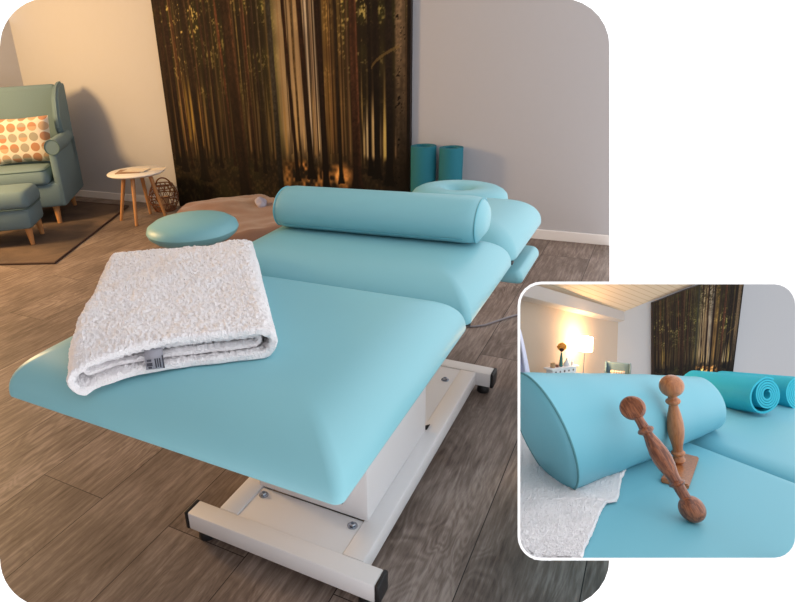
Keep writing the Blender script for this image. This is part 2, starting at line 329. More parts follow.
# ---------------------------------------------------------------- forest print
def vnoise(h, w, cellx, celly, rng):
    gy, gx = int(h/celly)+3, int(w/cellx)+3; g = rng.random((gy, gx))
    y = np.arange(h)/celly; x = np.arange(w)/cellx; yi = y.astype(int); xi = x.astype(int)
    fy = (y-yi)[:, None]; fx = (x-xi)[None, :]; fy = fy*fy*(3-2*fy); fx = fx*fx*(3-2*fx)
    a = g[yi][:, xi]; b = g[yi][:, xi+1]; c = g[yi+1][:, xi]; d = g[yi+1][:, xi+1]
    return (a*(1-fx)+b*fx)*(1-fy)+(c*(1-fx)+d*fx)*fy
def forest(W, H):
    """picture of a pine forest, rows from bottom; u across 0..1, v up 0..1 (panel 2.06 x 2.4 m)"""
    rng = np.random.default_rng(3)
    v = np.linspace(0, 1, H)[:, None]; u = np.linspace(0, 1, W)[None, :]
    s = W/300
    n1 = vnoise(H, W, 3*s, 4*s, rng); n2 = vnoise(H, W, 12*s, 16*s, rng); n3 = vnoise(H, W, 1.3*s, 1.6*s, rng); nst = vnoise(H, W, 1.6*s, 60*s, rng)
    col = np.zeros((H, W, 3)); base = np.array([34, 27, 17.])
    col[:] = base
    G = lambda c, w: np.exp(-((u-c)/w)**2)
    # far glow low between the trunks, foliage light spots above
    lo = np.exp(-((v-0.30)/0.12)**2)
    glow = lo*(0.3+0.6*G(0.13, 0.07)+0.9*G(0.62, 0.13)+1.0*G(0.88, 0.06))
    st = np.clip((nst-0.45)*3.5, 0, 1)
    col += (glow*st)[..., None]*np.array([112, 94, 54.])
    spots = np.clip((n1*n2*0.9+n3*0.75-0.80)*5, 0, 1)*np.clip((v-0.3)*3, 0, 1)*(0.35+0.8*G(0.12, 0.09)+0.55*G(0.80, 0.13)+0.3*G(0.4, 0.2))
    col += spots[..., None]*np.array([190, 168, 104.])
    green = np.clip(n2*1.2-0.35, 0, 1)*np.clip((v-0.3)*4, 0, 1)
    col += green[..., None]*np.array([22, 30, 8.])
    # pale sky column with light shafts
    def shaft(cb, ct, w, amp, c):
        cc = cb+(ct-cb)*v; m = np.exp(-(np.abs(u-cc)/w)**2.6)*amp*np.clip((v-0.16)*9, 0, 1); return m[..., None]*np.array(c, float), m[..., None]
    for args in ((0.515, 0.51, 0.028, 0.55, (120, 118, 66)), (0.56, 0.55, 0.036, 0.85, (200, 172, 132)), (0.60, 0.595, 0.03, 0.85, (190, 160, 118)), (0.655, 0.652, 0.034, 1.0, (216, 198, 174)), (0.725, 0.72, 0.035, 0.55, (176, 128, 66)), (0.76, 0.75, 0.03, 0.28, (140, 104, 54))):
        c, m = shaft(*args); m = m*(0.78+0.3*n2[..., None]); m = np.clip(m, 0, 1); col = col*(1-m)+np.array(args[4], float)*m
    # light canopy over the sky near the top
    can = np.clip((n1*0.7+n3*0.5-0.42)*3.2, 0, 1)*np.clip((v-0.6)*4, 0, 1)*0.85
    col = col*(1-can[..., None])+np.array([46, 42, 20.])*can[..., None]
    # thin background trunks
    for i in range(150):
        c = rng.random(); w = 0.0013+0.0022*rng.random()**2; k = 0.16+0.05*rng.random(); a = 0.75
        if 0.44 < c < 0.62 and rng.random() < 0.6: continue
        t = np.exp(-np.abs((u-c-0.01*(v-0.3)*(rng.random()-0.5))/w)**3)*(v > k)*a
        cc = np.array([34, 24, 18.]) if rng.random() < 0.62 else np.array([128, 94, 62.])
        if cc[0] > 100: t = t*0.6
        col = col*(1-t[..., None])+cc*t[..., None]
    # ground
    gline = 0.178+0.012*n2
    g = np.clip((gline-v)*60, 0, 1)
    gc = np.array([30, 24, 16.])+(np.clip(n1*0.6+n3*0.5-0.45, 0, 1))[..., None]*np.array([60, 48, 28.])
    sun = (G(0.60, 0.07)+0.8*G(0.72, 0.07))*np.clip(n2*1.6+n1*0.8-0.85, 0, 1)*np.exp(-((v-0.135)/0.045)**2)
    gc = gc+sun[..., None]*1.6*np.array([225, 150, 78.])
    gc = gc+(0.25*np.clip(n2-0.4, 0, 1)*G(0.25, 0.3))[..., None]*np.array([60, 90, 30.])
    col = col*(1-g[..., None])+gc*g[..., None]
    # main trunks  (u at v=.3, u at v=1, half width, foot v, rgb, lit edge)
    TR = [(0.026, 0.02, 0.010, .15, (44, 28, 20), 0), (0.055, 0.045, 0.013, .13, (46, 29, 22), 0), (0.09, 0.07, 0.006, .14, (88, 56, 36), 0), (0.148, 0.13, 0.018, .10, (46, 32, 22), 1),
          (0.177, 0.165, 0.004, .15, (104, 74, 48), 0), (0.214, 0.205, 0.006, .16, (66, 44, 32), 0), (0.240, 0.235, 0.006, .15, (58, 38, 28), 0), (0.297, 0.265, 0.005, .16, (112, 68, 44), 0),
          (0.336, 0.315, 0.027, .035, (54, 36, 24), 1), (0.368, 0.365, 0.003, .14, (116, 98, 58), 0), (0.398, 0.392, 0.007, .14, (72, 46, 32), 1), (0.437, 0.43, 0.006, .14, (56, 42, 32), 1), (0.458, 0.455, 0.004, .15, (90, 76, 54), 0),
          (0.503, 0.50, 0.012, .05, (58, 54, 48), 0), (0.568, 0.54, 0.008, .12, (50, 28, 18), 0), (0.592, 0.58, 0.005, .15, (104, 80, 52), 0), (0.628, 0.605, 0.012, .13, (50, 28, 18), 0),
          (0.689, 0.68, 0.013, .085, (38, 22, 16), 0), (0.75, 0.745, 0.008, .12, (56, 42, 28), 0), (0.811, 0.805, 0.017, .10, (78, 48, 32), 1), (0.864, 0.862, 0.008, .15, (30, 22, 18), 0), (0.887, 0.887, 0.012, .14, (36, 26, 20), 0),
          (0.93, 0.928, 0.014, .12, (40, 30, 24), 0), (0.968, 0.965, 0.021, .045, (88, 72, 54), 2), (0.996, 0.996, 0.009, .03, (30, 22, 20), 0)]
    for ub, ut, w, foot, c, lit in TR:
        cc = ub+(ut-ub)*(v-0.36)/0.7
        ww = w*(1.08-0.3*v)+0.014*np.exp(-np.clip(v-foot, 0, 9)/0.016)*(w/0.015)
        d = (u-cc)/ww
        m = np.clip((1-np.abs(d))*4, 0, 1)*(v > foot-0.01*n1)
        tex = 0.65+0.6*n3*nst+0.25*(n1-0.5)
        if lit == 1: tex = tex*(1+0.6*np.exp(-((d-0.7)/0.22)**2))
        if lit == 2: tex = tex*(0.55+0.9*np.clip(v*2, 0, 1))*(1-0.85*(n3*n1 > 0.55))
        shade = tex*np.clip(0.35+2.0*(v-foot), 0, 1.05)
        cm = np.array(c, float)*shade[..., None]
        col = col*(1-m[..., None])+cm*m[..., None]
    for u0, w, v0, v1, c, a in ((0.105, .006, .22, .46, (150, 120, 50), .7), (0.125, .004, .25, .44, (170, 140, 60), .7), (0.165, .004, .2, .42, (150, 116, 60), .7), (0.19, .003, .19, .36, (120, 90, 56), .6),
            (0.349+.035, .0035, .19, .36, (128, 104, 70), .7), (0.425, .003, .19, .38, (110, 92, 70), .6), (0.475, .003, .19, .36, (130, 110, 70), .6), (0.54, .005, .19, .40, (160, 128, 74), .8), (0.585, .005, .2, .36, (190, 156, 100), .8),
            (0.612, .004, .2, .34, (206, 176, 120), .8), (0.655, .006, .185, .42, (196, 160, 104), .8), (0.672, .003, .2, .36, (226, 200, 150), .8), (0.79, .003, .2, .30, (150, 120, 76), .6), (0.842, .004, .19, .33, (196, 170, 120), .9), (0.853, .004, .185, .36, (214, 190, 146), .9), (0.873, .005, .185, .38, (214, 184, 130), .9), (0.9, .0035, .19, .33, (180, 150, 110), .8), (0.915, .006, .185, .35, (216, 190, 110), .9), (0.952, .003, .19, .3, (190, 150, 110), .6)):
        m = np.clip((1-np.abs((u-u0)/w))*2.5, 0, 1)*np.clip((v-v0)*60, 0, 1)*np.clip((v1-v)*12, 0, 1)*a*np.clip(0.5+nst, 0, 1)
        col = col*(1-m[..., None])+np.array(c, float)*m[..., None]
    # arching branch
    b = np.abs(v-(0.43+0.06*np.sqrt(np.clip((u-0.87)/0.1, 0, 1)))) ; mm = ((u > 0.87) & (u < 0.965) & (b < 0.004))*0.6
    col = col*(1-mm[..., None])+np.array([130, 105, 60.])*mm[..., None]
    col = np.clip(col, 0, 255)/255
    return np.where(col <= 0.04045, col/12.92, ((col+0.055)/1.055)**2.4)
def print_mat():
    m = bpy.data.materials.new('forest print'); m.use_nodes = True; nt = m.node_tree; b = nt.nodes['Principled BSDF']
    a = nt.nodes.new('ShaderNodeVertexColor'); a.layer_name = 'Col'
    n = nt.nodes.new('ShaderNodeTexNoise'); n.inputs['Scale'].default_value = 120
    tc = nt.nodes.new('ShaderNodeTexCoord'); nt.links.new(tc.outputs['Object'], n.inputs['Vector'])
    mr = nt.nodes.new('ShaderNodeMapRange'); mr.inputs[3].default_value = 0.92; mr.inputs[4].default_value = 1.08; nt.links.new(n.outputs['Fac'], mr.inputs[0])
    sc = nt.nodes.new('ShaderNodeVectorMath'); sc.operation = 'SCALE'; nt.links.new(a.outputs[0], sc.inputs[0]); nt.links.new(mr.outputs[0], sc.inputs['Scale'])
    nt.links.new(sc.outputs[0], b.inputs['Base Color']); b.inputs['Roughness'].default_value = 0.75; b.inputs['Specular IOR Level'].default_value = 0.15
    return m
m_print = print_mat()
def print_mesh(name, W, H, fpos, parent, gain=1.0):
    col = forest(W, H)*gain
    vs = [fpos(i/(W-1), j/(H-1)) for j in range(H) for i in range(W)]
    fs = [(j*W+i, j*W+i+1, (j+1)*W+i+1, (j+1)*W+i) for j in range(H-1) for i in range(W-1)]
    me = bpy.data.meshes.new(name); me.from_pydata([tuple(q) for q in vs], [], fs)
    ca = me.color_attributes.new('Col', 'FLOAT_COLOR', 'POINT')
    rgba = np.ones((H*W, 4), np.float32); rgba[:, :3] = col.reshape(-1, 3); ca.data.foreach_set('color', rgba.ravel())
    me.materials.append(m_print); o = bpy.data.objects.new(name, me); C.objects.link(o); o.parent = parent
    return o
t = thing('forest_poster', 'tall dark pine forest print panel standing against the grey wall behind the massage table', 'poster', (-2.5, YW-0.02, 0.0))
obj('panel', box((-1.03, -0.012, 0.004), (1.03, 0.0195, 2.4)), m_cord, t, False)
print_mesh('print', 330, 370, lambda u, v: (-1.028+2.056*u, -0.014, 0.006+2.39*v), t, 0.85)

# ---------------------------------------------------------------- massage table
XC = -0.725
mt = thing('massage_table', 'turquoise padded massage table in three sections on a white steel base', 'massage table', (XC, 1.45, 0))
def section(name, y0, y1, pinch=None, zt=0.085, r=0.018):
    bm = bmesh.new(); cushion(bm, 0.385, (y1-y0)/2, r, 0.125, zt, 0.012, 0.006, T(0, (y0+y1)/2-1.45, 0.615), rings=16, n=6, ewb=0.02, powr=2.2)
    return obj(name, bm, m_vinyl, mt)
section('leg_section', 0.635, 1.298); section('middle_section', 1.312, 1.757); section('head_section', 1.767, 2.245, r=0.05)
# boards under the pads
bm = bmesh.new()
for y0, y1 in ((0.68, 1.28), (1.33, 1.74), (1.79, 2.2)): bx(bm, (-0.30, y0-1.42, 0.585), (0.30, y1-1.48, 0.606), 0.003)
obj('pad_board', bm, m_rubber, mt, False)
bm = bmesh.new()
for x in (-0.2, 0.2): bx(bm, (x-0.02, -0.7, 0.545), (x+0.02, 0.78, 0.585), 0.004)
for y in (-0.5, 0.0, 0.55): bx(bm, (-0.2, y-0.02, 0.545), (0.2, y+0.02, 0.585), 0.004)
obj('under_frame', bm, m_white, mt, False)
# face cushion with hole
bm = bmesh.new(); n1, n2 = 48, 20
vs = []
for i in range(n1):
    a = 2*PI*i/n1; row = []
    for j in range(n2):
        b = 2*PI*j/n2; cb, sb = math.cos(b), math.sin(b)
        px_, py_ = math.cos(a), math.sin(a)
        row.append(bm.verts.new(((0.112+0.078*cb)*px_, (0.092+0.068*cb)*py_, 0.050*math.copysign(abs(sb)**0.8, sb))))
    vs.append(row)
for i in range(n1):
    for j in range(n2): bm.faces.new((vs[i][j], vs[(i+1) % n1][j], vs[(i+1) % n1][(j+1) % n2], vs[i][(j+1) % n2]))
bmesh.ops.transform(bm, matrix=T(0.035, 0.945, 0.632), verts=bm.verts)
obj('face_cushion', bm, m_vinyl, mt)
bm = bmesh.new()
tube(bm, [(-0.06, 0.70, 0.594), (-0.06, 0.93, 0.575), (0.12, 0.93, 0.575), (0.12, 0.7, 0.594)], 0.007, 8)
obj('face_cushion_bracket', bm, m_chrome, mt)
for s in (-1, 1):
    bm = bmesh.new(); cushion(bm, 0.045, 0.15, 0.02, 0.02, 0.028, 0.010, 0.002, T(0, 0, 0), rings=8, n=5)
    bmesh.ops.transform(bm, matrix=T(s*0.345, 0.60, 0.505), verts=bm.verts)
    ar = obj('arm_rest', bm, m_vinyl, mt)
    bm = bmesh.new(); bx(bm, (s*0.345-0.012, 0.50, 0.478), (s*0.345+0.012, 0.70, 0.4955)); bx(bm, (min(s*0.2, s*0.345), 0.56, 0.476), (max(s*0.2, s*0.345), 0.59, 0.494)); bx(bm, (s*0.2-0.012, 0.56, 0.478), (s*0.2+0.012, 0.59, 0.546))
    obj('bracket', bm, m_white, ar, False)
# black corner tabs and pulled corners
def L3(x, y, z): return (x-XC, y-1.45, z)
for (x, y) in ((-0.352, 0.662), (-0.348, 1.335), (-0.350, 1.79)):
    bm = box(L3(x-0.008, y-0.010, 0.600), L3(x+0.006, y+0.010, 0.610), 0.003)
    obj('corner_tab', bm, m_rubber, mt)
# base
for y in (0.985, 2.035):
    bm = bmesh.new(); bx(bm, L3(-0.985, y-0.028, 0.034), L3(-0.435, y+0.028, 0.09), 0.005)
    c = obj('cross_bar', bm, m_white, mt)
    for x in (-0.99, -0.43):
        bm = bmesh.new(); bx(bm, L3(x-0.006, y-0.029, 0.033), L3(x+0.006, y+0.029, 0.091), 0.004); obj('end_cap', bm, m_rubber, c)
        bm = bmesh.new(); lathe(bm, [(0.021, 0), (0.023, 0.004), (0.021, 0.02), (0.013, 0.036)], 20, T(*L3(x+(0.04 if x < -0.7 else -0.035), y, 0))); obj('rubber_foot', bm, m_rubber, c)
for x0, x1 in ((-0.918, -0.858), (-0.545, -0.487)):
    obj('rail', box(L3(x0, 1.013, 0.034), L3(x1, 2.007, 0.089), 0.005), m_white, mt)
obj('cover_plate', box(L3(-0.8575, 1.0135, 0.060), L3(-0.5455, 1.139, 0.085), 0.001), m_white, mt)
obj('cover_plate', box(L3(-0.8575, 1.60, 0.060), L3(-0.5455, 2.006, 0.085), 0.001), m_white, mt)
obj('column', box(L3(-0.870, 1.140, 0.0858), L3(-0.533, 1.585, 0.544), 0.004), m_white, mt)
for x, y in ((-0.564, 1.112), (-0.838, 1.112), (-0.575, 1.915), (-0.838, 1.915)):
    bm = bmesh.new(); q = T(*L3(x, y, 0.085))
    lathe(bm, [(0.0135, 0), (0.0135, 0.002), (0.009, 0.0025)], 20, q); lathe(bm, [(0.009, 0.002), (0.009, 0.007), (0.0075, 0.009), (0.004, 0.009), (0.0035, 0.006)], 6, q)
    obj('bolt', bm, m_chrome, mt, False)
bm = bmesh.new(); v = [bm.verts.new(L3(*q)) for q in ((-0.554, 1.588, 0.0925), (-0.530, 1.588, 0.0925), (-0.530, 1.618, 0.0925))]; bm.faces.new(v)
r = bmesh.ops.extrude_face_region(bm, geom=bm.faces[:]); bmesh.ops.translate(bm, vec=(0, 0, -0.003), verts=[e for e in r['geom'] if isinstance(e, bmesh.types.BMVert)])
obj('gap_dark', bm, m_rubber, mt, False)  # thin black triangle added for the dark of the open gap in the cover

# ---------------------------------------------------------------- bolster on the table
def bolster(name, mx, L, r, m, mp, label, sag=0.92):
    t = thing(name, label, 'bolster', mw=mx)
    bm = bmesh.new(); n = 40; rings = []
    prof = [(-L/2-0.022, 0.0), (-L/2-0.021, .3), (-L/2-0.017, .6), (-L/2-0.008, .80), (-L/2, .92), (-L/2+0.012, .97), (-L/2+0.03, 1.0)]
    prof = prof + [(-L/2+L*k/16, 1.0) for k in range(2, 15)] + [(-x, q) for x, q in prof[::-1]]
    for x, q in prof:
        ring = []
        for k in range(n):
            a = 2*PI*k/n; yy, zz = math.cos(a), math.sin(a)
            if zz < -0.75: zz = -0.75-(abs(zz)-0.75)*0.3
            ring.append(bm.verts.new((x, r*max(q, .01)*yy*1.03, r*max(q, .01)*zz*(0.78 if zz > 0 else 0.82))))
        rings.append(ring)
    for A, B in zip(rings, rings[1:]):
        for k in range(n): bm.faces.new((A[k], A[(k+1) % n], B[(k+1) % n], B[k]))
    bm.faces.new(rings[0]); bm.faces.new(rings[-1])
    obj('cover', bm, m, t)
    for s in (-1, 1):
        bm = bmesh.new(); pts = []
        for k in range(n):
            a = 2*PI*k/n; yy, zz = math.cos(a), math.sin(a)
            if zz < -0.75: zz = -0.75-(abs(zz)-0.75)*0.3
            pts.append((s*(L/2+0.001), r*0.925*yy*1.03, r*0.925*zz*(0.78 if zz > 0 else 0.82)))
        tube(bm, pts, 0.0025, 6, closed=True); obj('piping', bm, mp, t)
    bm = bmesh.new(); tube(bm, [(-L/2+.03, -r*0.925, -r*0.42), (0, -r*0.93, -r*0.42), (L/2-.03, -r*0.925, -r*0.42)], 0.0013, 6)
    obj('seam', bm, mp, t)
    return t
bolster('bolster', T(-0.722, 1.655, 0.762) @ Rz(0.03), 0.615, 0.083, m_vinyl, m_pipe, 'turquoise vinyl bolster lying across the middle of the massage table')

# ---------------------------------------------------------------- folded towel
def vnp(p, s): return noise.noise(Vector(p)*s)
def towel():
    # footprint corners on the table (front-left, front-right, back-right, back-left)
    fp = [Vector((-0.872, 0.620)), Vector((-0.578, 0.846)), Vector((-0.99, 1.375)), Vector((-1.30, 1.155))]
    t = thing('folded_towel', 'white terry towel folded square on the front end of the massage table', 'towel', (0, 0, 0))
    def P(s, q, z): # s across 0..1 left->right, q depth 0..1
        a = fp[0].lerp(fp[1], s); b = fp[3].lerp(fp[2], s); c = a.lerp(b, q); return Vector((c.x, c.y, z))
    def loop(z0, z1, th, inset, q0, q1, seed, wid, ncs=360, nd=210):
        """racetrack section (closed loop of cloth) swept front to back"""
        # centre line of loop in (s,z)
        W = 0.38; zc = (z0+z1)/2; hr = (z1-z0)/2-th/2
        cl = []
        Ls = W*wid - 2*hr; per = 2*Ls+2*PI*hr
        for i in range(ncs):
            d = per*i/ncs
            if d < Ls: x, z, nx, nz = -Ls/2+d, -hr, 0, -1
            elif d < Ls+PI*hr: a = (d-Ls)/hr-PI/2; x, z, nx, nz = Ls/2+hr*math.cos(a), hr*math.sin(a), math.cos(a), math.sin(a)
            elif d < 2*Ls+PI*hr: x, z, nx, nz = Ls/2-(d-Ls-PI*hr), hr, 0, 1
            else: a = (d-2*Ls-PI*hr)/hr+PI/2; x, z, nx, nz = -Ls/2+hr*math.cos(a), hr*math.sin(a), math.cos(a), math.sin(a)
            cl.append((x, z, nx, nz))
        bm = bmesh.new(); out, inn = [], []
        for j in range(nd+1):
            q = q0+(q1-q0)*j/nd; ro, ri = [], []
            er = 1.0
            for (x, z, nx, nz) in cl:
                s = 0.5+x/W
                drop = 0.022*max(0, (q-0.55)/0.45)**1.5     # pile is thinner towards the back
                for sgn, row in ((1, ro), (-1, ri)):
                    hh = th/2
                    if j == 0 or j == nd: hh *= 0.55
                    px = x+nx*sgn*hh; pz = z+nz*sgn*hh
                    if j in (0, nd): pass
                    zz = zc+pz
                    top = max(0, (zz-z0)/(z1-z0))
                    zz -= drop*top*(z1-z0)/0.05
                    p = P(0.5+px/W, q, zz)
                    # front lip sag in the middle, soft waves
                    w = 0.006*vnp((p.x, p.y, seed), 7)+0.0045*vnp((p.x, p.y, seed+3), 16)
                    if top > .4: p.z += w*1.2 + 0.004*math.sin(q*9+s*3)*q
                    f = 0.0042*vnp(p, 150)+0.0030*(random.random()-0.5)
                    tt = Vector((nx*0.5, -0.25, nz)) * sgn
                    if sgn > 0 and nz < 0: tt *= 0.2
                    p += tt*f
                    if q < 0.12:
                        e = (0.12-q)/0.12; p.y += 0.006*e*vnp((s*6, seed, z*40), 1.0); p.x += 0.004*e*vnp((s*9, seed, z*30), 1.0)
                    o_ = max(0.0, min(p.x+1.106, p.y-0.635)); qq = min(1, (o_+0.02)/0.125)
                    p.z = max(p.z, 0.7065) - min(0.055-0.045*min(1, max(0, (p.y-0.64)/0.15)), 0.085*(1-(1-(1-qq)**2.2)**(1/2.2)))
                    row.append(bm.verts.new(p))
            out.append(ro); inn.append(ri)
        n = ncs
        for j in range(nd):
            for k in range(n):
                bm.faces.new((out[j][k], out[j][(k+1) % n], out[j+1][(k+1) % n], out[j+1][k]))
                bm.faces.new((inn[j][(k+1) % n], inn[j][k], inn[j+1][k], inn[j+1][(k+1) % n]))
        for j in (0, nd):
            for k in range(n): bm.faces.new((out[j][k], out[j][(k+1) % n], inn[j][(k+1) % n], inn[j][k]))
        return bm
    bm = loop(0.706, 0.770, 0.0155, 0, 0.0, 1.0, 1, 1.0); obj('outer_fold', bm, m_terry, t)
    bm = loop(0.7225, 0.7535, 0.0125, 0, 0.025, 0.97, 9, 0.86, 150, 90); obj('inner_fold', bm, m_terry, t)
    # care label hanging over the front
    bm = bmesh.new(); c = P(0.415, 0.0, 0.744); d = (fp[1]-fp[0]).normalized(); dn = Vector((d.y, -d.x))
    prof = [(0.004, 0.008), (-0.004, 0.002), (-0.008, -0.008), (-0.009, -0.026)]
    rows = []
    for oy, oz in prof:
        rows.append([bm.verts.new(c+Vector((d.x, d.y, 0))*sx*0.0165+Vector((dn.x, dn.y, 0))*(-oy)+Vector((0, 0, oz))) for sx in (-1, 1)])
    for A, B in zip(rows, rows[1:]): bm.faces.new((A[0], A[1], B[1], B[0]))
    lb = obj('care_label', bm, m_label, t); md = lb.modifiers.new('s', 'SOLIDIFY'); md.thickness = 0.0012
    bm = bmesh.new()
    nrm = Vector((dn.x, dn.y, 0))
    for sx, z0, z1, w in ((-0.009, -0.006, -0.010, .004), (-0.009, -0.013, -0.019, .005), (-0.009, -0.0205, -0.024, .003), (0.002, -0.005, -0.0235, .0012), (0.006, -0.005, -0.022, .001), (0.010, -0.005, -0.0235, .0012), (0.0155, 0.0, -0.026, .0012)):
        p0 = c+Vector((d.x, d.y, 0))*sx+nrm*(0.0105)+Vector((0, 0, z0)); p1 = p0+Vector((0, 0, z1-z0))
        u = Vector((d.x, d.y, 0))*w
        vs = [bm.verts.new(q) for q in (p0-u, p0+u, p1+u, p1-u)]; bm.faces.new(vs)
    r = bmesh.ops.extrude_face_region(bm, geom=bm.faces[:]); bmesh.ops.translate(bm, vec=-nrm*0.0005, verts=[e for e in r['geom'] if isinstance(e, bmesh.types.BMVert)])
    obj('print', bm, m_ink, lb, False)
towel()

# ---------------------------------------------------------------- round stool
t = thing('round_stool', 'round turquoise padded stool behind the folded towel', 'stool', (-1.88, 2.165, 0), 0.3)
bm = bmesh.new(); prof = [(0.02, 0.405), (0.12, 0.408), (0.18, 0.42), (0.208, 0.443), (0.216, 0.462), (0.209, 0.482), (0.178, 0.502), (0.12, 0.513), (0.06, 0.517), (0.01, 0.518)]
lathe(bm, prof, 56); obj('seat', bm, m_vinyl, t)
bm = bmesh.new(); lathe(bm, [(0.1, 0.395), (0.1, 0.404)], 32); lathe(bm, [(0.024, 0.07), (0.024, 0.28)], 20); lathe(bm, [(0.014, 0.28), (0.014, 0.41)], 16); obj('gas_column', bm, m_chrome, t)
bm = bmesh.new(); tube(bm, [(0.05, -0.02, 0.402), (0.19, -0.03, 0.402), (0.27, -0.035, 0.405)], 0.006, 8); lv = obj('lever', bm, m_chrome, t)
bm = bmesh.new(); tube(bm, [(0.215, -0.0315, 0.4035), (0.28, -0.0355, 0.4055)], 0.009, 10); obj('lever_grip', bm, m_white, lv)
for k in range(5):
    a = 2*PI*k/5; c, s = math.cos(a), math.sin(a)
    bm = bmesh.new(); tube(bm, [(0, 0, 0.085), (0.12*c, 0.12*s, 0.08), (0.24*c, 0.24*s, 0.062)], [0.02, 0.015, 0.011], 10); lg = obj('leg', bm, m_chrome, t)
    bm = bmesh.new(); q = T(0.235*c, 0.235*s, 0.0265) @ Rz(a+0.6) @ Rx(PI/2)
    for z in (-0.02, 0.006): lathe(bm, [(0.026, z), (0.0265, z+0.007), (0.026, z+0.014)], 20, q)
    tube(bm, [(0.235*c, 0.235*s, 0.03), (0.235*c, 0.235*s, 0.06)], 0.006, 8); obj('castor', bm, m_rubber, lg)

# ---------------------------------------------------------------- brown floor bed with blanket
def mound():
    t = thing('floor_mattress', 'low floor mattress under a brown blanket between round stool and forest poster', 'mattress', (-2.36, 3.17, 0), 0.89)
    bm = bmesh.new(); cushion(bm, 0.30, 0.46, 0.12, 0.10, 0.11, 0.02, 0.0, T(0, 0, 0.021), rings=8)
    obj('mattress', bm, m_brown2, t)
    bm = bmesh.new(); nx, ny = 80, 70; g = []
    for j in range(ny+1):
        row = []
        for i in range(nx+1):
            a, b = -1+2*i/nx, -1+2*j/ny
            x, y = a*0.44, b*0.61
            rr = (abs(a)**4+abs(b)**4)**0.25
            h = 0.225*min(1, max(0, (1-rr)/0.26))**0.6 + 0.012
            h += 0.035*math.exp(-((x+0.05)/0.3)**2-((y-0.25)/0.25)**2) + 0.02*vnp((x, y, 2), 3.5)*(h > 0.1) + 0.012*vnp((x, y, 5), 9)*(h > .1)
            row.append(bm.verts.new((x*(1+0.04*vnp((0, y, 1), 3)), y, max(0.004, h))))
        g.append(row)
    for j in range(ny):
        for i in range(nx): bm.faces.new((g[j][i], g[j][i+1], g[j+1][i+1], g[j+1][i]))
    o = obj('mattress_blanket', bm, m_brown, t); md = o.modifiers.new('s', 'SOLIDIFY'); md.thickness = 0.006; md.offset = -0.3
    return t
mound()
bm = bmesh.new(); b = bmesh.new(); bmesh.ops.create_icosphere(b, subdivisions=3, radius=0.036)
for v in b.verts:
    v.co *= 1+0.6*vnp(v.co, 30); v.co.z *= 1.0
add(bm, b, T(-2.30, 3.36, 0.262)); o = obj('crumpled_tissue', bm, m_stone); tag(o, 'small pale crumpled tissue lying on the brown blanket', 'tissue')

# ---------------------------------------------------------------- dark teal mats
def mat_roll(name, label, mx, r, L, m, turns=6, th=0.006, group=None, planes=None, loose=None):
    """rolled mat: spiral section along local z"""
    t = thing(name, label, 'rolled mat', group=group, mw=mx)
    bm = bmesh.new(); r0 = r-turns*th*1.02-th*0.5; n = turns*36; la = None
    if loose is not None: q = mx.to_3x3().inverted() @ loose; la = math.atan2(q.y, q.x)
    pts = []
    for k in range(n+1):
        a = 2*PI*k/36; rr = r0+(r-th/2-r0)*k/n
        if la is not None and k > n-40: rr += r*0.34*max(0, math.cos(a-la))**2*min(1, (k-n+40)/6)
        pts.append((rr*math.cos(a), rr*math.sin(a)))
    A = []
    for z in (0, L):
        o_, i_ = [], []
        for k, (x, y) in enumerate(pts):
            p, q = pts[max(0, k-1)], pts[min(len(pts)-1, k+1)]; d = Vector((q[0]-p[0], q[1]-p[1])).normalized(); nn = Vector((d.y, -d.x))
            h = th*0.40
            o_.append(bm.verts.new((x+nn.x*h, y+nn.y*h, z))); i_.append(bm.verts.new((x-nn.x*h, y-nn.y*h, z)))
        A.append((o_, i_))
    (o0, i0), (o1, i1) = A; K = len(pts)
    for k in range(K-1):
        bm.faces.new((o0[k], o0[k+1], o1[k+1], o1[k])); bm.faces.new((i0[k+1], i0[k], i1[k], i1[k+1]))
        bm.faces.new((o0[k+1], o0[k], i0[k], i0[k+1])); bm.faces.new((o1[k], o1[k+1], i1[k+1], i1[k]))
    bm.faces.new((o0[0], o1[0], i1[0], i0[0])); bm.faces.new((o0[-1], i0[-1], i1[-1], o1[-1]))
    if planes:
        bmesh.ops.transform(bm, matrix=mx, verts=bm.verts); bisect_all(bm, planes); bmesh.ops.transform(bm, matrix=mx.inverted(), verts=bm.verts)
    obj('foam_sheet', bm, m, t)
    return t
GM = 'rolled mats standing by the grey wall'
mat_roll('rolled_mat', 'dark teal rolled mat standing upright, next to the edge of the forest poster', T(-1.352, 3.87, 0.002), 0.085, 0.575, m_matdk, group=GM)
mat_roll('rolled_mat', 'dark teal rolled mat standing upright, farther from the forest poster', T(-1.172, 3.865, 0.002) @ Rz(2.0), 0.078, 0.57, m_matdk, group=GM)
# cable
bm = bmesh.new(); pts = [on(x, y, 2, 0.006) for x, y in ((462, 326), (474, 326.5), (485, 325), (497, 321), (509, 317), (520, 314), (545, 309), (575, 305))]
tube(bm, pts, 0.0045, 8); bisect_all(bm, right_planes); o = obj('power_cable', bm, m_cable); tag(o, 'thin grey cable running over the floor from under the massage table', 'cable')

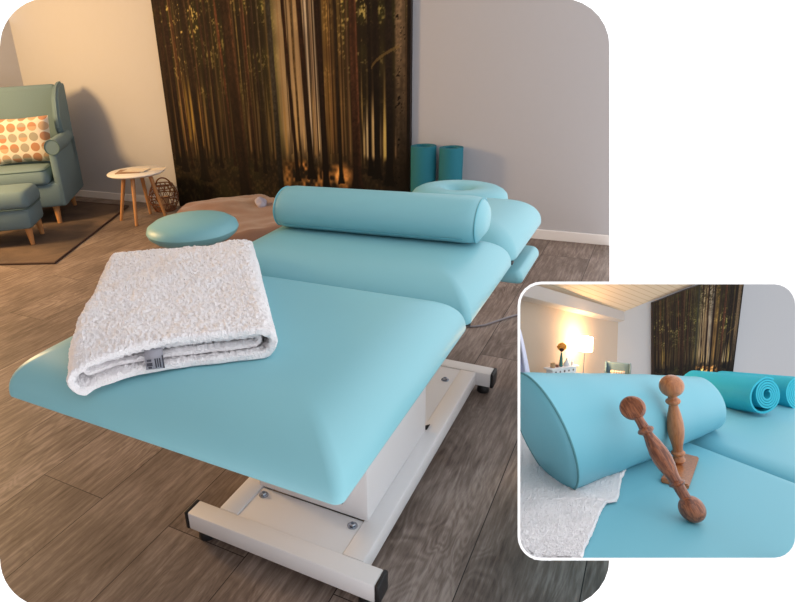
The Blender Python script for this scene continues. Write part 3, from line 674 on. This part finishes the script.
# ---------------------------------------------------------------- rug
bm = bmesh.new(); A_, B_ = Vector((-3.345, 2.471, 0)), Vector((-3.983, 3.787, 0)); d = (B_-A_).normalized(); nrm = Vector((-d.y, d.x, 0))
vs = [A_, B_-d*0.02, B_-d*0.02+nrm*1.15, A_+nrm*1.9+d*(-0.0)]
vs = [A_, B_, Vector((-5.15, 3.75, 0)), Vector((-5.0, 1.75, 0))]
fv = [bm.verts.new((v.x, v.y, 0.002)) for v in vs]; f = bm.faces.new(fv)
r = bmesh.ops.extrude_face_region(bm, geom=[f]); bmesh.ops.translate(bm, vec=(0, 0, 0.008), verts=[e for e in r['geom'] if isinstance(e, bmesh.types.BMVert)])
rg = obj('patchwork_rug', bm, m_rug, None, False); tag(rg, 'brown rug with dark edge lying under the armchair and footstool', 'rug')
bm = bmesh.new(); tube(bm, [tuple(Vector((v.x, v.y, 0.007))) for v in vs], 0.0085, 6, closed=True); obj('border', bm, m_brown2, rg)

# ---------------------------------------------------------------- armchair
def armchair(mw, label, fine=True):
    t = thing('armchair', label, 'armchair', mw=mw)
    s = obj('seat_base', box((-0.38, -0.33, 0.14), (0.38, 0.34, 0.33), 0.03), m_chair, t)
    bm = bmesh.new(); cushion(bm, 0.31, 0.33, 0.05, 0.05, 0.085, 0.03, 0.012, T(0, -0.03, 0.355), rings=8); sc = obj('seat_cushion', bm, m_chair, t)
    bm = bmesh.new(); tube(bm, [(x, y-0.03, 0.43) for x, y in rrect(0.29, 0.31, 0.045, 5)], 0.004, 6, closed=True); obj('piping', bm, m_chpipe, sc)
    # back: slightly reclined slab with soft face
    q = T(0, 0.24, 0.33) @ Rx(-0.13)
    bm = bmesh.new(); bx(bm, (-0.345, 0.0, 0.0), (0.345, 0.11, 0.70), 0.04, q, 4); obj('backrest', bm, m_chair, t)
    for sgn in (-1, 1):
        # wing: side outline extruded
        out = [(0.34, 0.33), (0.22, 0.55), (0.10, 0.60), (0.03, 0.68), (0.035, 0.80), (0.10, 0.93), (0.19, 1.0), (0.30, 1.03), (0.40, 1.035), (0.43, 1.0), (0.40, 0.6), (0.36, 0.33)]
        bm = bmesh.new(); b = bmesh.new()
        va = [b.verts.new((0, y, z)) for y, z in out]; b.faces.new(va)
        r = bmesh.ops.extrude_face_region(b, geom=b.faces[:]); bmesh.ops.translate(b, vec=(0.055, 0, 0), verts=[e for e in r['geom'] if isinstance(e, bmesh.types.BMVert)])
        bmesh.ops.bevel(b, geom=[e for e in b.edges], offset=0.018, segments=3, affect='EDGES')
        sh = Matrix.Identity(4)
        add(bm, b, T(0.345 if sgn > 0 else -0.40, 0, 0)); obj('wing', bm, m_chair, t)
        # arm: side panel with rolled top
        bm = bmesh.new(); bx(bm, (sgn*0.37-0.03, -0.32, 0.14), (sgn*0.37+0.03, 0.42, 0.60), 0.02)
        tube(bm, [(sgn*0.385, -0.345, 0.598), (sgn*0.385, 0.0, 0.602), (sgn*0.378, 0.22, 0.612)], [0.055, 0.056, 0.05], 16)
        ar = obj('armrest', bm, m_chair, t)
        bm = bmesh.new(); tube(bm, [(sgn*0.385+0.055*math.cos(a), -0.346, 0.598+0.055*math.sin(a)) for a in [2*PI*k/20 for k in range(20)]], 0.004, 6, closed=True); obj('piping', bm, m_chpipe, ar)
    for x in (-0.30, 0.30):
        bm = bmesh.new(); tube(bm, [(x, -0.26, 0.145), (x*1.03, -0.28, 0.0)], [0.028, 0.017], 12); obj('leg', bm, m_leg, t)
        bm = bmesh.new(); tube(bm, [(x, 0.28, 0.145), (x*1.03, 0.33, 0.0)], [0.028, 0.017], 12); obj('leg', bm, m_leg, t)
    return t
TH = 0.658
armchair(T(-4.545, 3.215, 0.0105) @ Rz(TH), 'grey-teal wing armchair with rolled arms standing in the lamplit corner on the rug')
def throw_cushion(mw, label, hx=0.235, hz=0.175):
    """pillow standing in local xz plane"""
    bm = bmesh.new(); n = 24; uvl = bm.loops.layers.uv.new('UVMap'); gs = []
    for s in (1, -1):
        g = []
        for j in range(n+1):
            row = []
            for i in range(n+1):
                a, b = -1+2*i/n, -1+2*j/n; th = 0.075*((1-a**4)*(1-b**4))**0.5
                k = 1-0.05*(1-abs(b))*abs(a)**3; k2 = 1-0.06*(1-abs(a))*abs(b)**3
                row.append(bm.verts.new((a*hx*k, -s*th, b*hz*k2)))
            g.append(row)
        for j in range(n):
            for i in range(n):
                f = bm.faces.new((g[j][i], g[j][i+1], g[j+1][i+1], g[j+1][i])[::s])
                for l in f.loops:
                    l[uvl].uv = ((l.vert.co.x/hx+1)/2, (l.vert.co.z/hz+1)/2)
    bmesh.ops.remove_doubles(bm, verts=bm.verts, dist=0.0005)
    o = obj('throw_cushion', bm, m_dots, None, True, mw); return tag(o, label, 'cushion')
throw_cushion(T(-4.545, 3.215, 0.0105) @ Rz(TH) @ T(0.09, -0.045, 0.632) @ Rx(-0.14), 'beige cushion with rows of half circle dots leaning in the armchair')
# footstool
t = thing('footstool', 'square grey-teal upholstered footstool in front of the armchair', 'footstool', (-4.085, 2.685, 0.0105), TH)
bm = bmesh.new(); cushion(bm, 0.245, 0.19, 0.05, 0.04, 0.07, 0.035, 0.015, T(0, 0, 0.31), rings=8); obj('cushion', bm, m_chair, t)
obj('base', box((-0.235, -0.18, 0.12), (0.235, 0.18, 0.275), 0.03), m_chair, t)
bm = bmesh.new(); tube(bm, [(x, y, 0.268) for x, y in rrect(0.238, 0.184, 0.045, 5)], 0.005, 6, closed=True); obj('piping', bm, m_chpipe, t)
for x in (-0.19, 0.19):
    for y in (-0.13, 0.13):
        bm = bmesh.new(); tube(bm, [(x, y, 0.125), (x*1.05, y*1.06, 0.0)], [0.026, 0.015], 12); obj('leg', bm, m_leg, t)

# ---------------------------------------------------------------- side table with papers and lantern
t = thing('side_table', 'round white side table with four splayed wooden legs by the wall', 'side table', (-3.54, 3.51, 0))
bm = bmesh.new(); lathe(bm, [(0.02, 0.365), (0.205, 0.367), (0.22, 0.376), (0.22, 0.382), (0.214, 0.386), (0.01, 0.386)], 48); obj('table_top', bm, m_wtop, t)
for k in range(4):
    a = 0.45+PI/2*k; c, s = math.cos(a), math.sin(a)
    bm = bmesh.new(); tube(bm, [(0.10*c, 0.10*s, 0.367), (0.185*c, 0.185*s, 0.0)], [0.017, 0.012], 12); obj('leg', bm, m_leg, t)
bm = bmesh.new()
bx(bm, (-0.11, -0.075, 0), (0.08, 0.075, 0.006), 0.001, T(-3.56, 3.485, 0.3865) @ Rz(0.5))
o = obj('magazine', bm, m_paper2, None, False); tag(o, 'brown covered magazine lying flat on the round side table', 'magazine')
bm = bmesh.new(); bx(bm, (-0.08, -0.06, 0), (0.10, 0.06, 0.004), 0.001, T(-3.54, 3.51, 0.3932) @ Rz(0.25))
o = obj('leaflet', bm, m_paper, None, False); tag(o, 'pale leaflet lying on top of the brown magazine', 'leaflet')
bm = bmesh.new(); bx(bm, (-0.075, -0.05, 0), (0.075, 0.05, 0.004), 0.001, T(-3.42, 3.60, 0.3865) @ Rz(0.6))
o = obj('leaflet', bm, m_paper, None, False); tag(o, 'pale leaflet at the rim of the side table beside the wicker lantern', 'leaflet')

t = thing('wicker_lantern', 'round brown wicker lantern on the floor beside the forest poster', 'lantern', (-3.575, 3.81, 0))
def lr(z): return 0.075+0.045*math.sin(PI*min(1, max(0, (z-0.0)/0.21))*0.9+0.15)
bm = bmesh.new()
for k in range(14):
    for dd in (0.9, -0.9):
        pts = [(lr(z)*math.cos(2*PI*k/14+dd*z*4), lr(z)*math.sin(2*PI*k/14+dd*z*4), z+0.005) for z in [0.21*i/10 for i in range(11)]]
        tube(bm, pts, 0.0028, 5)
obj('basket', bm, m_rattan, t)
bm = bmesh.new()
for z in (0.006, 0.07, 0.13, 0.19, 0.215): tube(bm, [(lr(z)*1.02*math.cos(a), lr(z)*1.02*math.sin(a), z) for a in [2*PI*k/24 for k in range(24)]], 0.005, 6, closed=True)
bm2 = bm; lathe(bm2, [(0.08, 0.0), (0.085, 0.008), (0.01, 0.010)], 24); obj('hoop', bm2, m_rattan, t)
bm = bmesh.new(); tube(bm, [(0.088*math.cos(a), 0.02, 0.19+0.075*math.sin(a)) for a in [PI*k/14 for k in range(15)]], 0.006, 8); obj('handle', bm, m_rattan, t)
bm = bmesh.new(); lathe(bm, [(0.04, 0.011), (0.042, 0.015), (0.042, 0.11), (0.04, 0.112), (0.036, 0.10), (0.01, 0.10)], 24); obj('candle_holder', bm, m_candle, t)

# ================================================================== SECOND ROOM (tilted model stage with rounded opening)
INNER = rr_px(520.3, 284.3, 795.2, 557.8, 21)
cl = [edge_plane(p, q, (657, 421)) for p, q in zip(INNER, INNER[1:]+INNER[:1]) if math.hypot(p[0]-q[0], p[1]-q[1]) > 0.01]
# local frame of the second room: x right, y away, z up
XL, YL, ZL = Rv.copy(), (Uv*0.1526+Fv*0.988).normalized(), (Uv*0.988-Fv*0.1526).normalized()
LM = Matrix((XL, YL, ZL)).transposed().to_4x4()
def at(px, py, z, rot=None, s=1.0):
    m = Matrix.Translation(I(px, py, z)) @ LM
    if rot is not None: m = m @ rot
    return m @ Matrix.Scale(s, 4)
def ztab(py): return 1/(0.98-0.00278*(558-py))
def clipobj(name, bm, m, parent=None, smooth=True):
    bisect_all(bm, cl); return obj(name, bm, m, parent, smooth)
def prism(front, back):
    bm = bmesh.new(); a = [bm.verts.new(p) for p in front]; b = [bm.verts.new(p) for p in back]; n = len(a)
    for i in range(n): bm.faces.new((a[i], a[(i+1) % n], b[(i+1) % n], b[i]))
    bm.faces.new(a[::-1]); bm.faces.new(b); return bm
# rim
OUT = rr_px(517.6, 281.6, 798, 560.5, 24); Z0 = 0.985
bm = bmesh.new(); rows = []
for P_, z in ((OUT, Z0), (INNER, Z0), (INNER, Z0+0.02), (OUT, Z0+0.02)): rows.append([bm.verts.new(I(x, y, z)) for x, y in P_])
n = len(OUT)
for a in range(4):
    A, B = rows[a], rows[(a+1) % 4]
    for k in range(n): bm.faces.new((A[k], A[(k+1) % n], B[(k+1) % n], B[k]))
bmesh.ops.remove_doubles(bm, verts=bm.verts, dist=0.00002)
struct('trim_1', bm, m_rim)

zc, zr, zl = 2.2, 2.26, 1.8
CT, CB = I(616, 308, zc), I(616, 392, zc)
AR, ARB = I(800, 240, zr), I(800, 400, zr)
def slab(pts, off): return prism(pts, [p+off for p in pts])
m_wall2_lampwarm = mat('wall paint tinted for lamp warmth', (168, 150, 134), 0.9, 0.1, 160)  # white wall; the lamp's warmth is put into its colour
m_wall2 = mat('painted wall behind mats', (158, 159, 163), 0.9, 0.1, 160)
o = clipobj('wall_inset_back', slab([CT+ZL*0.2, AR, ARB, CB], YL*0.02), m_wall2, None, False); o['kind'] = 'structure'
LT, LB = I(505, 270, zl), I(505, 400, zl-0.0)
o = clipobj('wall_inset_left', slab([LT, CT+ZL*0.2, CB, LB], (YL*0.5-XL).normalized()*0.02), m_wall2_lampwarm, None, False); o['kind'] = 'structure'
# beam along the left wall
dz = lambda x: zl+(zc-zl)*(x-505)/(616-505)
bt = [I(500, 274.3, 1.70), I(625.5, 312, 2.19), I(625.5, 320.8, 2.19), I(500, 290, 1.70)]
bk = [I(500, 280, 1.795), I(616, 310, 2.20), I(616, 324.2, 2.20), I(500, 295.8, 1.795)]
o = clipobj('trim_2', prism(bt, bk), mat('beam', (166, 156, 150), 0.85), None, False); o['kind'] = 'structure'
# ceiling with boards
m_ceil = stripes('ceiling boards', (190, 168, 142), (170, 146, 118), 60, 0, 0.7, 0.85)
c0, c1, c2, c3 = I(624, 314.3, 2.2), I(706, 282, 2.225), I(640, 255, 1.3), I(520, 279, 1.80)
bm = bmesh.new(); e = [c0, c1, c2, c3]
up = (c1-c0).cross(c3-c0).normalized(); up = up if up.dot(ZL) > 0 else -up
# keep the boards in one plane through the three wall points
nn = up; c2 = c2 - nn*((c2-c0).dot(nn))
xx = (c3-c0).normalized(); yy = nn.cross(xx)
mwc = Matrix((yy, xx, nn)).transposed().to_4x4(); mwc.translation = c0
bm = prism([c0, c1, c2+ZL*0.0, c3], [p+nn*0.015 for p in (c0, c1, c2, c3)])
bisect_all(bm, cl); bmesh.ops.transform(bm, matrix=mwc.inverted(), verts=bm.verts)
o = obj('ceiling_inset', bm, m_ceil, None, False, mwc); o['kind'] = 'structure'

# poster on that wall
def wallz(x): # depth of back wall at pixel column x, via plane
    n = (AR-CT).cross(CB-CT).normalized(); return n
nw = (ARB-CB).cross(ZL).normalized()
def onwall(px, py, off=0.0):
    r = ray(px, py); n = (ARB-CB).cross(CT+ZL*0.2-CB).normalized(); 
    if n.dot(Fv) > 0: n = -n
    t_ = (CB-CAM).dot(n)/r.dot(n); return CAM+r*t_+n*off
t = thing('forest_poster', 'pine forest print panel reaching the ceiling in the small picture behind the rolled turquoise mats', 'poster', (0, 0, 0))
q = [(651, 383), (729, 383), (743.5, 266.5), (651, 302.5)]
bm = prism([onwall(x, y, 0.012) for x, y in q], [onwall(x, y, 0.0005) for x, y in q]); clipobj('panel', bm, m_cord, t, False)
def pp(u, v):
    lx = 651.3; rx = 729+(743.2-729)*((383-(266.5))*v/116.5)/116.5*1.0
    yt = 302.7+(266.7-302.7)*u; x = lx+(729-lx+14.2*v)*u; y = 383+(yt-383)*v
    return onwall(x, y, 0.013)
pr = print_mesh('print', 190, 240, pp, t, 0.72)
bm = bmesh.new(); bm.from_mesh(pr.data); 
for co, no in cl: bmesh.ops.bisect_plane(bm, geom=bm.verts[:]+bm.edges[:]+bm.faces[:], plane_co=co, plane_no=no, clear_outer=True)
bm.to_mesh(pr.data); bm.free()

# padded table of the second room
mt2 = thing('massage_table', 'turquoise padded massage table under the wooden tools and rolled turquoise mats', 'massage table', (0, 0, 0))
def pad(seam, x0, x1, y_far, y_near, name, rolled_far, rolled_near):
    """padded section lying in the table plane: seam(x) gives far/near pixel rows"""
    bm = bmesh.new(); NX, NY = 40, 60; g = []
    for j in range(NY+1):
        row = []
        for i in range(NX+1):
            x = x0+(x1-x0)*i/NX; ya = y_far(x); yb = y_near(x); tt = j/NY
            iz = 1/ztab(ya)*(1-tt)+1/ztab(yb)*tt; z = 1/iz; y = 558-(0.98-iz)/0.00278
            p = I(x, y, z); d0 = (1/iz-ztab(yb)); d1 = (ztab(ya)-1/iz)
            h = 0
            if rolled_near: q_ = min(1, max(0, d0)/0.05); h -= 0.03*(1-math.sqrt(1-(1-q_)**2))
            if rolled_far: q_ = min(1, max(0, d1)/0.05); h -= 0.03*(1-math.sqrt(1-(1-q_)**2))
            row.append(bm.verts.new(p+ZL*h))
        g.append(row)
    for j in range(NY):
        for i in range(NX): bm.faces.new((g[j][i], g[j][i+1], g[j+1][i+1], g[j+1][i]))
    r = bmesh.ops.extrude_face_region(bm, geom=bm.faces[:])
    for v in [e for e in r['geom'] if isinstance(e, bmesh.types.BMVert)]: v.co -= ZL*0.035
    return clipobj(name, bm, m_vinyl2, mt2)
seam = lambda x: 437+(476-437)*(x-690)/(795-690) if x > 690 else max(406, 437+(x-690)*0.30)
pad(None, 505, 802, lambda x: seam(x)+0.5, lambda x: 566, 'leg_section', True, False)
pad(None, 600, 802, lambda x: 396, lambda x: seam(x)-0.5, 'middle_section', False, True)

# towel under the bolster
def towel2():
    pts = [(424, 600), (466.5, 627), (468, 627.5), (480, 622), (503.5, 617.5), (505.5, 606), (518, 599), (531, 595), (545, 588), (560, 582)]
    def xr(y):
        for (a, xa), (b, xb) in zip(pts, pts[1:]):
            if a <= y <= b: return xa+(xb-xa)*(y-a)/(b-a)
        return pts[-1][1]
    bm = bmesh.new(); NX, NY = 200, 220; g = []
    for j in range(NY+1):
        y = 424+(566-424)*j/NY; row = []
        for i in range(NX+1):
            x = 505+(xr(y)-505)*i/NX; z = ztab(y); p = I(x, y, z)
            hgt = 0.011+0.004*vnp(p, 22); ed = min(1, (NX-i)/3)
            hgt = hgt*(0.35+0.65*ed); p += ZL*(hgt+0.0014*vnp(p, 230)+0.0020*(random.random()-0.5)) + XL*(0.002*vnp(p, 60))
            row.append(bm.verts.new(p))
        g.append(row)
    for j in range(NY):
        for i in range(NX): bm.faces.new((g[j][i], g[j][i+1], g[j+1][i+1], g[j+1][i]))
    o = clipobj('terry_towel', bm, m_terry); md = o.modifiers.new('s', 'SOLIDIFY'); md.thickness = 0.005
    tag(o, 'white terry towel spread under the near end of the big bolster beside the wooden tools', 'towel')
towel2()

# big bolster
def bolster2():
    t = thing('bolster', 'large turquoise bolster with piped end lying behind the two wooden massage tools', 'bolster', (0, 0, 0))
    n = 48
    z0, z1 = 1.262, 1.585
    c0_, c1_ = I(543, 432.5, z0), I(703, 403.5, z1)
    up0 = I(515, 374, z0)-c0_; up1 = I(691, 377, z1)-c1_
    s0 = -ray(543, 432)*0.105+(I(562, 425, z0)-c0_); s1_ = -ray(703, 403)*0.07+(I(720, 399, z1)-c1_)
    def ring(f, r, off=0.0):
        c = c0_.lerp(c1_, f); U = up0.lerp(up1, f); S = s0.lerp(s1_, f); ax = (c1_-c0_).normalized(); out = []
        for k in range(n):
            a = 2*PI*k/n; out.append(c+ax*off+S*(r*math.cos(a))+U*(r*math.sin(a)))
        return out
    bm = bmesh.new(); st = []
    for off, q in ((-0.016, 0.02), (-0.0155, 0.3), (-0.013, 0.6), (-0.009, 0.84), (-0.003, 0.97)): st.append((0, q, off))
    K = 24
    for k in range(K+1): st.append((k/K, 1+0.008*math.sin(k*1.3)+0.03*math.sin(PI*k/K), 0))
    for off, q in ((0.012, 0.97), (0.022, 0.88), (0.03, 0.72), (0.035, 0.5), (0.038, 0.2), (0.038, 0.02)): st.append((1, q, off))
    rings = [[bm.verts.new(p) for p in ring(*a)] for a in st]
    for A, B in zip(rings, rings[1:]):
        for k in range(n): bm.faces.new((A[k], A[(k+1) % n], B[(k+1) % n], B[k]))
    bm.faces.new(rings[0]); bm.faces.new(rings[-1][::-1])
    clipobj('cover', bm, m_vinyl2, t)
    bm = bmesh.new(); tube(bm, ring(0, 1.0, -0.001), 0.0022, 6, closed=True); clipobj('piping', bm, m_seam, t)
bolster2()

# turned wooden tools
TP = [(0.004, 0.0), (0.009, 0.004), (0.013, 0.010), (0.011, 0.018), (0.0095, 0.022), (0.0135, 0.026), (0.0135, 0.029), (0.0095, 0.033), (0.0105, 0.045), (0.0145, 0.065), (0.0162, 0.082), (0.0155, 0.098), (0.0125, 0.118), (0.0095, 0.132), (0.0085, 0.138), (0.0135, 0.143), (0.0145, 0.146), (0.0135, 0.149), (0.009, 0.153), (0.0085, 0.158)]
def ballp(zc_, r, z0, n=14):
    a0 = math.asin(max(-1, (z0-zc_)/r)); return [(r*math.cos(a0+(PI/2-a0)*k/n)+1e-4, zc_+r*math.sin(a0+(PI/2-a0)*k/n)) for k in range(n+1)]
def align(p0, p1):
    d = (p1-p0).normalized(); x, y = frame_z(d); m = Matrix((x, y, d)).transposed().to_4x4(); m.translation = p0; return m, (p1-p0).length
# standing tool
p0 = I(679, 467, ztab(469))+ZL*0.006; p1 = I(671.5, 386, 1.33)
mw, Ls = align(p0, p1); k = Ls/0.180
t = thing('massage_tool', 'upright turned wooden massage tool with round ball top and square foot', 'massage tool', group='turned wooden massage tools', mw=mw @ Matrix.Scale(k, 4))
bm = bmesh.new(); lathe(bm, TP+ballp(0.180, 0.0235, 0.160), 36); obj('handle', bm, m_oak, t)
c4 = [I(660.5, 483, ztab(483)), I(688.5, 490.5, ztab(490.5)), I(698.5, 461.5, ztab(461.5)), I(676, 456, ztab(456))]
bm = prism([p+ZL*0.001 for p in c4], [p+ZL*0.0115 for p in c4]); bmesh.ops.recalc_face_normals(bm, faces=bm.faces); bmesh.ops.bevel(bm, geom=bm.edges[:], offset=0.002, segments=2, affect='EDGES')
im = t.matrix_world.inverted(); bmesh.ops.transform(bm, matrix=(mw @ Matrix.Scale(k, 4)).inverted(), verts=bm.verts); obj('square_foot', bm, m_oak, t)
# leaning tool: ball end on the pad, round flat pad on the bolster
p0 = I(692, 509, 1.135); p1 = I(632.5, 408, 1.21)
mw, Ls = align(p0, p1); k = Ls/0.225
t = thing('massage_tool', 'darker turned wooden massage tool leaning on the big bolster with its ball end down', 'massage tool', group='turned wooden massage tools', mw=mw @ Matrix.Scale(k, 4))
bm = bmesh.new()
pr_ = [(r_*1.2, z_*1.0+0.0265) for r_, z_ in TP[4:]]
lo = [(0.0245*math.sin(a)+1e-4, -0.0245*math.cos(a)*1.12) for a in [(PI-0.45)*i/14 for i in range(15)]]
lathe(bm, lo+pr_[:1]+pr_[1:]+[(0.0095, 0.192), (0.010, 0.206), (0.012, 0.215)], 36); obj('handle', bm, m_walnut, t)
d = (p1-p0).normalized(); vw = (CAM-p1).normalized(); fn = (vw - d*vw.dot(d)*0.4 + ZL*0.1-XL*0.35).normalized()
x = (d-fn*d.dot(fn)).normalized(); y = fn.cross(x); dm = Matrix((x, y, fn)).transposed().to_4x4(); dm.translation = p1-fn*0.008
bm = bmesh.new(); lathe(bm, [(0.006, -0.012), (0.015, -0.008), (0.0215, 0.0), (0.0232, 0.006), (0.0225, 0.012), (0.0195, 0.0155), (0.001, 0.017)], 40, dm)
for v in bm.verts: v.co = p1 + (v.co-p1)*1.02
bmesh.ops.transform(bm, matrix=(mw @ Matrix.Scale(k, 4)).inverted(), verts=bm.verts); obj('flat_head', bm, m_walnut, t)

# rolled mats on the padded table
m_mattq2 = stripes('ribbed turquoise foam', (22, 160, 184), (16, 128, 150), 260, 1, 0.7, 0.6)
def roll_mx(p0, p1, spin=0.0):
    m, L_ = align(p0, p1); return m @ Rz(spin), L_
GR = 'rolled mats lying on the padded table'
mw, L_ = roll_mx(I(767.5, 394.5, 1.70), I(694, 386, 1.93), 0.3)
mat_roll('rolled_mat', 'turquoise rolled mat with its whole spiral end showing, beside the big bolster', mw, 0.050, L_, m_mattq, turns=5, th=0.0068, group=GR, loose=-XL-ZL*0.5)
mw, L_ = roll_mx(I(799, 394, 1.78), I(722, 386, 2.02), 1.8)
mat_roll('rolled_mat', 'turquoise rolled mat half cut off at the picture edge, behind the other roll', mw, 0.052, L_, m_mattq, turns=5, th=0.0068, group=GR, planes=cl)

# curtain at the left edge
bm = bmesh.new(); g = []
for j in range(21):
    y = 325+(378-325)*j/20; row = []
    xr_ = 519+(530.5-519)*((y-325)/50)**0.8 if y > 325 else 519
    for i in range(13):
        s = i/12; x = 512+(xr_-512)*s; row.append(bm.verts.new(I(x, y, 1.36+0.008*math.sin(s*14))))
    g.append(row)
for j in range(20):
    for i in range(12): bm.faces.new((g[j][i], g[j][i+1], g[j+1][i+1], g[j+1][i]))
o = clipobj('curtain', bm, m_curt); md = o.modifiers.new('s', 'SOLIDIFY'); md.thickness = 0.002
tag(o, 'strip of pale lilac curtain hanging at the edge beside the lamplit wall', 'curtain')

# lamp corner: armchair, cushion, floor lamp, console
SC = 24/618*2.02/0.76
ch = at(616.0, 394, 2.0, Rz(-0.45), SC*0.92)
armchair(ch, 'small grey-teal wing armchair with patterned cushion seen beyond the big bolster')
throw_cushion(ch @ T(0, -0.03, 0.67) @ Rx(-0.16), 'small patterned cushion in the distant wing armchair', 0.22, 0.16)
# floor lamp
base = at(581.5, 396, 1.99); s1 = 1/618*1.99
t = thing('floor_lamp', 'lit floor lamp with white drum shade between console table and armchair', 'floor lamp', mw=base)
bm = bmesh.new(); lathe(bm, [(0.012, 0), (0.012, 0.0015), (0.002, 0.002)], 20); obj('base', bm, m_chrome, t)
bm = bmesh.new(); tube(bm, [(0, 0, 0.002), (0, 0, 50*s1)], 0.0011, 8); obj('pole', bm, m_chrome, t)
m_shade = bpy.data.materials.new('lit lamp shade'); m_shade.use_nodes = True; b = m_shade.node_tree.nodes['Principled BSDF']
b.inputs['Base Color'].default_value = (1, .92, .75, 1); b.inputs['Emission Color'].default_value = (1, .70, .38, 1); b.inputs['Emission Strength'].default_value = 12.0
tcn = m_shade.node_tree.nodes.new('ShaderNodeTexCoord')
bm = bmesh.new(); hs = 7.2*s1
lathe(bm, [(hs, 46.5*s1), (hs*0.93, 60*s1)], 32, cap=False); lathe(bm, [(hs*0.9, 60*s1), (hs*0.97, 46.5*s1)], 32, cap=False); obj('lamp_shade', bm, m_shade, t)
# console
base = at(561.5, 366.3, 1.88, Rz(0.45)); s2 = 1/618*1.88
t = thing('console_table', 'white ornate console table with carved apron against the lamplit wall', 'console table', mw=base)
bm = bmesh.new(); bx(bm, (-19.5*s2, -5*s2, -1.2*s2), (19.5*s2, 5*s2, 0), 0.001); obj('table_top', bm, m_white, t)
bm = bmesh.new(); bx(bm, (-16.5*s2, -4.2*s2, -7*s2), (16.5*s2, 4*s2, -1.3*s2), 0.001); ap = obj('apron', bm, m_white, t)
m_recess_shade = mat('shade of carved apron', (110, 95, 95), 0.8)  # dark colour painted in for the shade inside the apron carving
for k in range(5):
    bm = bmesh.new(); lathe(bm, [(1.3*s2, 0), (1.0*s2, 0.3*s2), (0.2*s2, 0.35*s2)], 4 if k != 2 else 12, T((-12+6*k)*s2, -4.25*s2, -3.9*s2) @ Rx(PI/2)); obj('carving', bm, m_recess_shade, ap, False)
for x in (-15, 15):
    for y in (-3, 3):
        bm = bmesh.new(); tube(bm, [(x*s2, y*s2, -7*s2), (x*s2, y*s2, -30*s2)], [1.2*s2, 0.7*s2], 10); obj('leg', bm, m_white, t)
def onc(x, y=0): return base @ T(x*s2, y*s2, 0.0003)
t = thing('flower_vase', 'slim green vase with one orange flower on the console table', 'vase', mw=onc(-1))
bm = bmesh.new(); lathe(bm, [(1.7*s2, 0), (1.9*s2, 2*s2), (1.3*s2, 9*s2), (0.9*s2, 13*s2), (1.1*s2, 14*s2)], 20); obj('vase', bm, m_vase, t)
bm = bmesh.new(); tube(bm, [(0, 0, 12*s2), (-1*s2, 0, 18*s2)], 0.25*s2, 6); obj('stem', bm, m_green, t)
bm = bmesh.new(); b = bmesh.new(); bmesh.ops.create_icosphere(b, subdivisions=4, radius=3.9*s2)
for v in b.verts: v.co *= 1+0.35*vnp(v.co, 520)
add(bm, b, T(-0.3*s2, 0, 20*s2)); fh = obj('flower_head', bm, m_flower, t)
bm = bmesh.new(); b = bmesh.new(); bmesh.ops.create_icosphere(b, subdivisions=2, radius=2.2*s2); add(bm, b, T(-2.2*s2, -1.8*s2, 17.6*s2)); obj('leaf', bm, m_dark, t)
bm = bmesh.new(); lathe(bm, [(2.3*s2, 0), (2.5*s2, 1*s2), (2.4*s2, 4.6*s2), (2.1*s2, 4.6*s2), (2.1*s2, 0.6*s2), (0.1*s2, 0.5*s2)], 20); o = obj('glass_bowl', bm, m_candle, None, True, onc(-12)); tag(o, 'small amber glass bowl at the end of the console away from the lamp', 'bowl')
bm = bmesh.new(); lathe(bm, [(1.7*s2, 0), (1.8*s2, 2.4*s2), (0.1*s2, 2.6*s2)], 20); o = obj('tea_light', bm, mat('dark red wax', (130, 80, 60), 0.5), None, True, onc(-6.5)); tag(o, 'low brown tea light between glass bowl and flower vase', 'candle')
bm = bmesh.new(); lathe(bm, [(3.2*s2, 0), (3.0*s2, 2.2*s2), (1.2*s2, 5.2*s2), (0.9*s2, 7.4*s2), (0.1*s2, 8.0*s2)], 20); o = obj('ceramic_figure', bm, m_white, None, True, onc(7)); tag(o, 'white cone shaped ceramic figure on the console beside the vase', 'ornament')
bm = bmesh.new(); lathe(bm, [(1.2*s2, 0), (1.2*s2, 3.6*s2), (0.1*s2, 3.8*s2)], 16); o = obj('pillar_candle', bm, m_wtop, None, True, onc(14.5)); tag(o, 'short pale candle on the console end nearest the lamp', 'candle')

# ================================================================== light
def point(name, loc, e, col, r):
    l = bpy.data.lights.new(name, 'POINT'); l.energy = e; l.color = col; l.shadow_soft_size = r
    o = bpy.data.objects.new(name, l); C.objects.link(o); o.location = loc; return o
point('lamp_light', (-4.6, 1.75, 1.62), 235, (1.0, 0.62, 0.26), 0.24)
point('lamp_bulb', I(584.5, 342.5, 1.985), 3.2, (1.0, 0.62, 0.30), 0.027)
w = bpy.data.worlds.new('world'); bpy.context.scene.world = w; w.use_nodes = True
bg = w.node_tree.nodes['Background']; bg.inputs[0].default_value = (0.98, 0.985, 1.0, 1); bg.inputs[1].default_value = 1.55
vs_ = bpy.context.scene.view_settings
vs_.view_transform = 'Standard'; vs_.look = 'None'; vs_.gamma = 1; vs_.exposure = 0; vs_.use_curve_mapping = False
